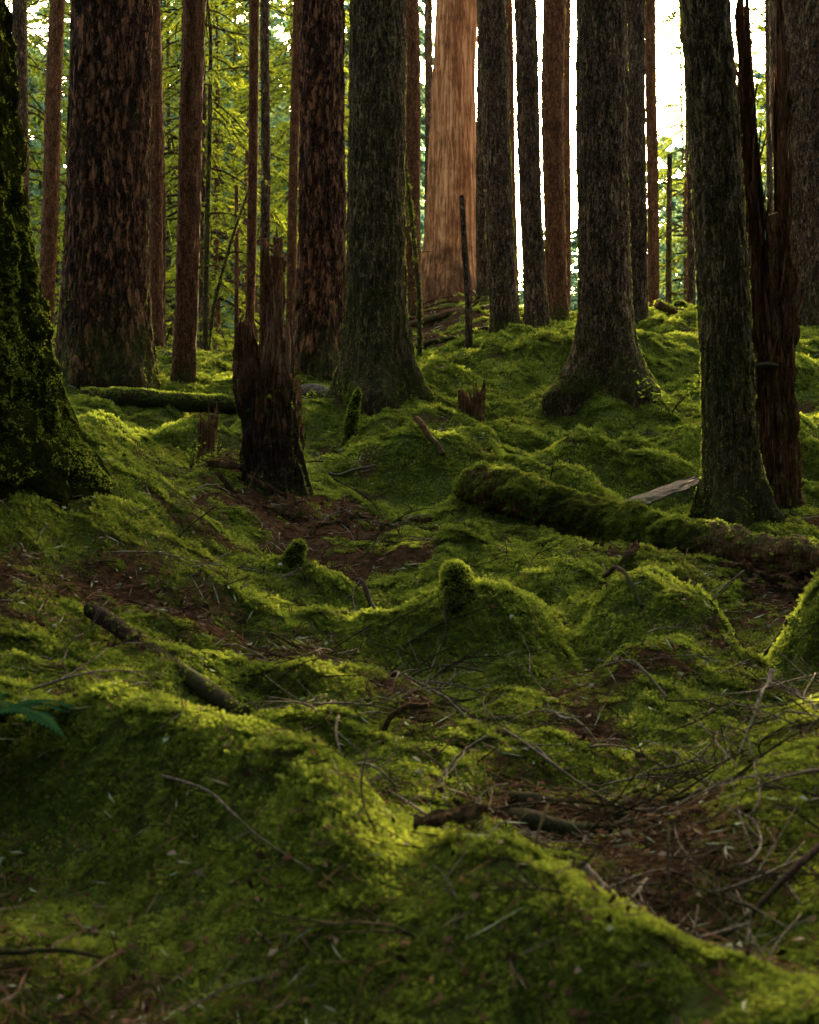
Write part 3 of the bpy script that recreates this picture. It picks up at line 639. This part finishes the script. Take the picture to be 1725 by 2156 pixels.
def slab(p0, p1, w, label, mat=M_ROT, arch=.02, seed=0):
    p0 = np.array(p0, float); p1 = np.array(p1, float); o0 = (p0+p1)/2; t_ = p1-p0; L = np.linalg.norm(t_); t_ /= L
    sd = np.cross(t_, [0, 0, 1]); sd /= np.linalg.norm(sd); up = np.cross(sd, t_); m, k = 40, 12; V = []
    rj = np.random.default_rng(seed+100); je = rj.uniform(.75, 1.1, k); jf = rj.uniform(.8, 1.1, k)
    for lay in (0, 1):
        for i in range(m):
            s = i/(m-1)-.5
            ww = w*(1-.6*abs(2*s)**3)*(1+.5*(vnoise(np.array([[s*14, lay*0, seed+.5]]))[0]-.5)*2)
            for j in range(k):
                q = j/(k-1)-.5
                V.append(t_*s*L*(je[j] if s > 0 else jf[j])+sd*q*ww+up*(arch*(1-4*q*q)+(.012 if lay else 0)+.02*vnoise(np.array([[s*8, q*20, seed]]))[0]))
    V = np.array(V); f = grid_faces(m, k, False); F = np.vstack([f[:, ::-1], f+m*k])
    bd = [(i*k, (i+1)*k) for i in range(m-1)]+[((i+1)*k+k-1, i*k+k-1) for i in range(m-1)]+[(j+1, j) for j in range(k-1)]+[((m-1)*k+j, (m-1)*k+j+1) for j in range(k-1)]
    F = np.vstack([F, [(a_, b_, b_+m*k, a_+m*k) for a_, b_ in bd]])
    add('bark_slab', mk_mesh('bark_slab', V, F, smooth=False, mats=[mat]), tuple(o0), label=label, cat='bark')
slab((1.32,8.1,h1(1.38,8.2)+.12), (2.02,8.75,h1(2.02,8.75)+.22), .24, 'long pale split wood slab leaning on moss', M_TWIG, .03, 1)
slab((-1.35,8.3,h1(-1.35,8.3)+.03), (-1.05,8.45,h1(-1.05,8.45)+.07), .09, 'curled piece of reddish fallen bark', M_ROT, .03, 2)
for i in range(60):
    if i < 24: a_, b_ = -.55+rng.normal()*.33, 7.85+rng.normal()*.28
    else: a_, b_ = 2.0+rng.normal()*.28, 6.75+rng.normal()*.16
    t_ = rng.random()*3.14; l_ = rng.uniform(.05, .22); c_, d_ = a_+l_*math.cos(t_), b_+l_*math.sin(t_)
    slab((a_,b_,h1(a_,b_)+.03), (c_,d_,h1(c_,d_)+.04+rng.random()*.05), rng.uniform(.02, .06), 'strip of reddish rotten wood', M_ROT, .008, 3+i)
slab((.02,2.75,h1(.02,2.75)+.04), (.16,2.62,h1(.16,2.62)+.04), .05, 'reddish bark flake on moss', M_ROT, .01, 5)
V = []; mm_ = 12
for j, (rr_, zz_) in enumerate([(.0,.03),(.05,.028),(.085,.015),(.095,0),(.08,-.012),(.0,-.03)]):
    for i in range(mm_+1):
        a_ = math.pi*i/mm_; V.append((math.cos(a_)*rr_, -math.sin(a_)*rr_, zz_))
F = grid_faces(6, mm_+1, False)
fu = add('shelf_fungus', mk_mesh('shelf_fungus', np.array(V), F, mats=[M_LOG]), (2.60, 9.05, 2.16), label='grey shelf fungus growing from dead trunk', cat='fungus')

S = log
S('fallen_twig', [(-.62,3.1,.05),(-.47,2.95,.06),(-.34,2.78,.03),(-.2,2.6,.02)], .0042, .002, M_TWIG, 'long curved pale twig resting on moss', nseg=8, lift=1, cat='twig', smooth=400)
S('fallen_twig', [(.31,4.1,.04),(.46,3.85,.05),(.6,3.55,.03)], .005, .0025, M_TWIG, 'long pale twig over the hollow', nseg=8, lift=1, cat='twig', side=2, smooth=400)
S('fallen_branch', [(1.27,4.35,.16),(1.15,4.1,.1),(1.0,3.8,.03)], .009, .004, M_TWIG, 'bare grey branch with side twigs', nseg=10, lift=1, cat='branch', side=9)
S('fallen_branch', [(.95,2.78,.06),(.75,2.62,.07),(.6,2.55,.05),(.44,2.45,.02)], .008, .004, M_LOG, 'dark curved branch above the moss', nseg=12, lift=1, cat='branch', side=4)
S('fallen_branch', [(.9,5.75,.06),(1.0,5.35,.02)], .011, .008, M_LOG, 'short dark stick on mossy mound', nseg=10, lift=1, cat='branch')
S('fallen_branch', [(-.27,6.45,.05),(-.12,6.05,.02)], .014, .011, M_LOG, 'short dark stick in the hollow', nseg=10, lift=1, cat='branch')
S('fallen_branch', [(-.09,4.0,.0),(-.06,3.99,.07),(.0,3.98,.12),(.06,3.97,.13)], .012, .008, M_ROT, 'reddish broken branch stub sticking up', nseg=10, lift=0, cat='branch', rough=.4)
S('fallen_branch', [(-.95,2.55,.02),(-.62,2.5,.04)], .007, .004, M_LOG, 'pale stick on shaded moss', nseg=10, lift=1, cat='branch')
S('fallen_branch', [(1.25,5.6,.05),(1.6,5.2,.02)], .013, .009, M_LOG, 'grey stick between mossy mounds', nseg=10, lift=1, cat='branch')
S('fallen_branch', [(-.15,3.75,.02),(-.1,3.6,.06),(-.02,3.5,.02)], .005, .003, M_TWIG, 'forked pale twig on the moss', nseg=8, lift=1, cat='branch', side=4)
S('fallen_branch', [(.42,3.0,.03),(.50,2.75,.02)], .008, .005, M_TWIG, 'pale stick in the hollow', nseg=8, lift=1, cat='branch', side=2)
S('fallen_branch', [(.05,9.6,.05),(.25,9.3,.03)], .025, .02, M_ROT, 'brown stick on mossy mound', nseg=8, lift=1, cat='branch')
S('fallen_branch', [(-.6,9.2,.02),(-.25,9.3,.03)], .012, .008, M_TWIG, 'pale stick on moss by stump', nseg=8, lift=1, cat='branch')
HOL = [(.6,3.3,.3,.35),(.95,3.9,.4,.3),(.25,4.25,.35,.3),(-.2,4.9,.35,.4),(1.3,4.3,.3,.3),(.7,2.8,.2,.25),(-.5,7.6,.6,.5)]
for i in range(44):
    hx, hy, sx, sy = HOL[i % 6]; x = hx+rng.normal()*sx; y = max(2.5, hy+rng.normal()*sy); a_ = rng.random()*6.28; L_ = rng.uniform(.15, .5)
    lf = rng.uniform(.01, .07)
    S('fallen_branch', [(x, y, .01), (x+L_*.5*math.cos(a_)+rng.normal()*.03, y+L_*.5*math.sin(a_), lf), (x+L_*math.cos(a_), y+L_*math.sin(a_), rng.uniform(.0, .08))],
      rng.uniform(.003, .007), .0018, [M_LOG, M_TWIG, M_TWIG][i % 3], 'broken dead branch in the littered hollow', nseg=8, lift=1, cat='branch', side=int(rng.integers(3, 10)), group='broken branches in the hollow', smooth=300)
for i in range(14):
    x = .5+rng.normal()*.9; y = 20+rng.normal()*1.6; a_ = rng.random()*3.14; L_ = rng.uniform(.6, 1.8)
    S('fallen_branch', [(x, y, .03), (x+L_*.5*math.cos(a_), y+L_*.3*math.sin(a_), .1), (x+L_*math.cos(a_), y+L_*.6*math.sin(a_), .05)],
      rng.uniform(.015, .035), .01, [M_LOG, M_RED][i % 2], 'dead branch lying below the cedar snag', nseg=8, lift=1, cat='branch', side=2, group='branches below the cedar snag', smooth=300)
TV = []
for s in range(8):
    rr = np.random.default_rng(50+s); L = rr.uniform(.10, .36); q = np.linspace(-.5, .5, 12)[:, None]
    P = np.hstack([q*L, .12*L*np.sin(q*4+s), .08*L*np.cos(q*3.1)]); parts = [tube(P, np.linspace(.003, .0011, 12), 5)]
    for i in range(rr.integers(2, 7)):
        j = rr.integers(2, 10); l = L*rr.uniform(.15, .5); dd = np.array([.7, rr.choice([-1, 1])*.7, rr.uniform(-.1, .5)]); w = np.linspace(0, 1, 6)[:, None]
        parts.append(tube(P[j]+dd*l*w+rr.normal(size=3)*.1*l*w*w, np.linspace(.0018, .0008, 6), 4))
    V, F = join(parts); TV.append(fix_tri('fallen_twig', V, F, mats=[[M_TWIG, M_LOG, M_TWIG, M_LOG][s % 4]]))
kk = 0
def tw_pos():
    while True:
        if rng.random() < .6:
            hx, hy, sx, sy = HOL[rng.integers(0, len(HOL))]; x = hx+rng.normal()*sx; dd = hy+rng.normal()*sy
            if dd < 2.2: continue
        else:
            dd = 2.2*math.exp(rng.random()**.9*1.75); x = dd*rng.uniform(-.36, .36)
        return x, dd
while kk < 280:
    x, dd = tw_pos()
    zz, nn = ground_normal(np.array([x]), np.array([dd]), .08); sx = math.atan(nn[0][0]); sy = math.atan(nn[0][1])
    add('fallen_twig', TV[kk % 8], (x, dd, zz[0]+.02), rot=(-sy+rng.normal()*.2, sx+rng.normal()*.22, rng.random()*6.28), scale=rng.uniform(.6, 1.3)*(1+.06*dd),
        label='small dry conifer twig lying on moss', cat='twig', group='twigs scattered over the moss'); kk += 1
NL = 120000
dd = 1.9*np.exp(rng.random(NL)**.8*2.55); x = dd*rng.uniform(-.40, .40, NL); w = duff(x, dd)
k = rng.random(NL) < (.13+.9*sstep(.10, .5, w)); x, dd, w = x[k], dd[k], w[k]; m = len(x)
z, nn = ground_normal(x, dd); nn /= np.linalg.norm(nn, axis=1)[:, None]
C = np.stack([x, dd, z+.006+rng.random(m)*.026], -1)
T_ = rng.normal(size=(m, 3)); T_[:, 2] *= .4; T_ -= nn*(T_*nn).sum(1)[:, None]*.8; T_ /= np.linalg.norm(T_, axis=1)[:, None]
B_ = np.cross(T_, nn+rng.normal(size=(m, 3))*.4); B_ /= np.linalg.norm(B_, axis=1)[:, None]
flake = rng.random(m) < .22
l = np.where(flake, rng.uniform(.005, .014, m), rng.uniform(.008, .05, m)*np.where(rng.random(m) < .06, 2.4, 1))[:, None]*(1+.05*dd[:, None])
wd = np.where(flake, rng.uniform(.003, .007, m), rng.uniform(.0006, .002, m))[:, None]*(1+.1*dd[:, None])
up = nn*np.where(flake, .004, .0)[:, None]
V = np.stack([C-T_*l-B_*wd, C-T_*l*.2+B_*wd*1.3+up, C+T_*l+up, C+T_*l*.2-B_*wd], 1).reshape(-1, 3)
lm = mk_mesh('forest_litter', V, np.arange(len(V)).reshape(-1, 4), smooth=False, mats=[M_LIT])
pal = np.array([(.07,.038,.020),(.11,.064,.034),(.035,.022,.013),(.19,.145,.10),(.25,.28,.18),(.08,.055,.035)]); pi = rng.choice(6, m, p=[.34,.20,.24,.05,.05,.12])
cc = np.repeat(np.hstack([pal[pi]*rng.uniform(.6, 1.2, (m, 1)), np.ones((m, 1))]), 4, 0)
ca = lm.attributes.new('tint', 'FLOAT_COLOR', 'POINT'); ca.data.foreach_set('color', cc.astype(np.float32).ravel())
add('forest_litter', lm, kind='stuff', label='needles, bark flakes and tiny twigs on ground', cat='litter')

# ------------------------------------------------------------------ fern, small plants
def fern(x, y, nf, L, label, azr=(0, 6.28), name='sword_fern', mat=M_LEAFY, rise=.9, up=0):
    V = []; F = []; rr = np.random.default_rng(int(abs(x*100)))
    for i in range(nf):
        az = rr.uniform(*azr); l = L*rr.uniform(.7, 1.1); dx = np.array([math.cos(az), math.sin(az), 0]); sd = np.array([-dx[1], dx[0], 0])
        K = 30; s = np.linspace(0, 1, K); P = dx*(l*s)[:, None]+np.array([0, 0, 1.])*(l*(rise*s-.95*rise*s*s))[:, None]
        for j in range(1, K):
            w = l*.17*math.sin(min(1, s[j]*1.25+.1)*math.pi)**.6*(1-s[j])**.3+.003 if s[j] < .72 else l*.12*(1-s[j])/.28+.002
            tz = np.array([0, 0, -.25*w])
            for sg in (-1, 1):
                o = len(V); V += [P[j-1], P[j-1]*.3+P[j]*.7, P[j]+sd*sg*w+dx*w*.25+tz, P[j-1]+sd*sg*w*.6+tz*.4]; F.append((o, o+1, o+2, o+3))
    return add(name, mk_mesh(name, np.array(V), np.array(F), smooth=False, mats=[mat]), (x, y, h1(x, y)+up), label=label, cat='fern')
fern(-1.20, 3.35, 9, .38, 'green sword fern arching over the moss', (-1.2, 1.6), up=.14, mat=M_FERN)
fern(-1.95, 5.2, 5, .26, 'small fern at foot of mossy trunk', (-2.2, .8), up=.3, mat=M_FERN)
def bush(x, y, h, label, seed, leaf=.022, nst=7):
    rr = np.random.default_rng(seed); parts = []; LV = []
    for i in range(nst):
        az = rr.random()*6.28; q = np.linspace(0, 1, 8)[:, None]; dd = np.array([math.cos(az)*.55, math.sin(az)*.55, 1])*h*rr.uniform(.5, 1)
        P = dd*q+np.array([math.cos(az), math.sin(az), -.3])*h*.3*q*q; parts.append(tube(P, np.linspace(.004, .001, 8), 4, close=False))
        for j in range(34):
            s = rr.uniform(.3, 1); c = dd*s+np.array([math.cos(az), math.sin(az), -.3])*h*.3*s*s+rr.normal(size=3)*.035
            a_ = rr.normal(size=3); a_[2] *= .4; a_ /= np.linalg.norm(a_); b_ = np.cross(a_, [rr.normal()*.3, rr.normal()*.3, 1]); l = leaf*rr.uniform(.6, 1.2)
            LV += [c-a_*l, c+b_*l*.5, c+a_*l, c-b_*l*.5]
    BV, BF = join(parts); LV = np.array(LV); V, F = join([(BV, BF), (LV, np.arange(len(LV)).reshape(-1, 4))])
    mi = np.concatenate([np.zeros(len(BF)), np.ones(len(LV)//4)]).astype(int)
    add('huckleberry_shrub', mk_mesh('huckleberry_shrub', V, F, smooth=False, mats=[M_LOG, M_LEAFY], midx=mi), (x, y, h1(x, y)), label=label, cat='shrub')
bush(2.36, 11.2, .42, 'small bright green shrub beside flared roots', 1, .026)
bush(-.93, 12.0, .35, 'small leafy shrub near splintered stump', 2)
bush(-1.6, 9.1, .3, 'sparse young shrub on mossy ground', 3, .014, 5)

# ------------------------------------------------------------------ leafy understory trees behind the ridge
us = [(-3.9,21,2,3.0),(-2.9,23,3,2.5),(-5.2,26,0,2.6),(-1.9,25,2,3.2),(-2.6,30,0,3),(-4.5,33,1,4),(-8,30,0,4),(-6.8,22,3,2.6),(-1.9,31,1,4),(-9.5,27,1,3.5),(-3.2,19.5,3,2.2),
 (8.0,36,0,4.5),(10.2,38,1,5),(8.9,30,3,5.5),(-6.5,37,1,4.5),(-11,36,0,5),(-1.9,38,0,5),(-4.2,27,3,7),(-2.6,34,3,9),(9.5,42,2,10),
 (-5.6,29,2,8.5),(-7.5,33,1,9),(-2.0,42,1,10),(-3.4,36,0,10),(-9.8,34,1,9.5),(-5.3,38,2,12)]
for i, (x, y, c, zc) in enumerate(us):
    sc_ = 1.0+.02*(y-20)
    e = tree(x, y, .07+.001*y, .05, rng.normal()*.01, 'hem', M_RED if i % 2 else M_HEM, zc+7*sc_+2, .1, .2, .3, 3, 20, None, label='young hemlock with drooping sunlit foliage', group='leafy young conifers behind the ridge', name='hemlock_tree')
    add('crown', CR[c], (0, 0, zc-e.location.z-1.0), parent=e, rot=(0, 0, rng.random()*6.28), scale=(sc_*1.15, sc_*1.15, sc_*1.35))
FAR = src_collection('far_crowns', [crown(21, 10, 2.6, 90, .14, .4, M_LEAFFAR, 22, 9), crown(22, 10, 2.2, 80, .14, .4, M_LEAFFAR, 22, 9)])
NG_FAR = make_group(FAR)
P = []; Sx = []
for i in range(230):
    y = rng.uniform(46, 85); b = rng.uniform(-.45, .45)
    hgt = 2.8 if b < .0 else (1.45 if b < .19 else 2.2)
    x = b*y; s = rng.uniform(.65, 1.15)*hgt*y/70
    P.append((x, y, 1.0)); Sx.append((s*.8 if hgt > 1.5 else s, s*.8 if hgt > 1.5 else s, s))
P = np.array(P); scatter('distant_wood', P, np.tile([0, 0, 1.], (len(P), 1)), np.array(Sx), NG_FAR, 2, kind='stuff', label='far conifer wood with pale haze tinted into its needles', cat='forest')
BACK = src_collection('darkened_crowns', [crown(31, 10, 3.2, 60, .22, .3, M_LEAFDK, 12, 6)]); NG_BACK = make_group(BACK)
P = []; Sx = []
for i in range(66):   # unseen forest behind and beside the viewpoint, added to block skylight
    a_ = rng.uniform(math.pi, 2*math.pi) if i % 3 else rng.choice([rng.uniform(2.5, 3.3), rng.uniform(-.2, .5)]); r_ = rng.uniform(11, 27)
    x, y = r_*math.cos(a_), r_*math.sin(a_)
    s = rng.uniform(1.3, 1.9); P.append((x, y, 1.0)); Sx.append((s*1.0, s*1.0, s*1.2))
for i in range(16):   # unseen trunkless canopy, added to darken the near ground
    P.append((rng.uniform(-8, 5), rng.uniform(-7, 4.0), rng.uniform(10, 15))); Sx.append((1.2, 1.2, .8))
P = np.array(P); scatter('light_blocking_wood', P, np.tile([0, 0, 1.], (len(P), 1)), np.array(Sx), NG_BACK, 1, kind='stuff', label='unseen darkened conifer crowns added to block skylight', cat='forest')

# ------------------------------------------------------------------ light, sky, camera
az, el = R(6.1), R(19.5)
w = bpy.data.worlds.new('World'); scene.world = w; w.use_nodes = True; nt = w.node_tree
sky = nt.nodes.new('ShaderNodeTexSky'); sky.sky_type = 'NISHITA'; sky.sun_disc = False; sky.sun_elevation = el; sky.sun_rotation = az
sky.dust_density = 6.0; sky.air_density = 1.0; sky.ozone_density = .3
bg = nt.nodes['Background']; bg.inputs[1].default_value = 1.5
nt.links.new(mixc(nt, 1.0, sky.outputs[0], (1.0,.89,.67), 'MULTIPLY'), bg.inputs[0])
sl = bpy.data.lights.new('sun', 'SUN'); sl.energy = 18; sl.angle = R(.6); sl.color = (1, .76, .42)
so = bpy.data.objects.new('sun', sl); COL.objects.link(so)
dv = Vector((math.sin(az)*math.cos(el), math.cos(az)*math.cos(el), math.sin(el)))
so.rotation_euler = (-dv).to_track_quat('-Z', 'Y').to_euler(); so.location = (5, 30, 20)
cd = bpy.data.cameras.new('camera'); cd.sensor_fit = 'HORIZONTAL'; cd.sensor_width = 24; cd.lens = 36.36; cd.clip_end = 1000; cd.clip_start = .05
cd.dof.use_dof = True; cd.dof.focus_distance = 9.0; cd.dof.aperture_fstop = 4.0
co = bpy.data.objects.new('camera', cd); COL.objects.link(co); co.location = (0, 0, 1.1); co.rotation_euler = (R(90), 0, 0)
scene.camera = co
scene.view_settings.view_transform = 'Standard'; scene.view_settings.look = 'None'; scene.view_settings.exposure = 0
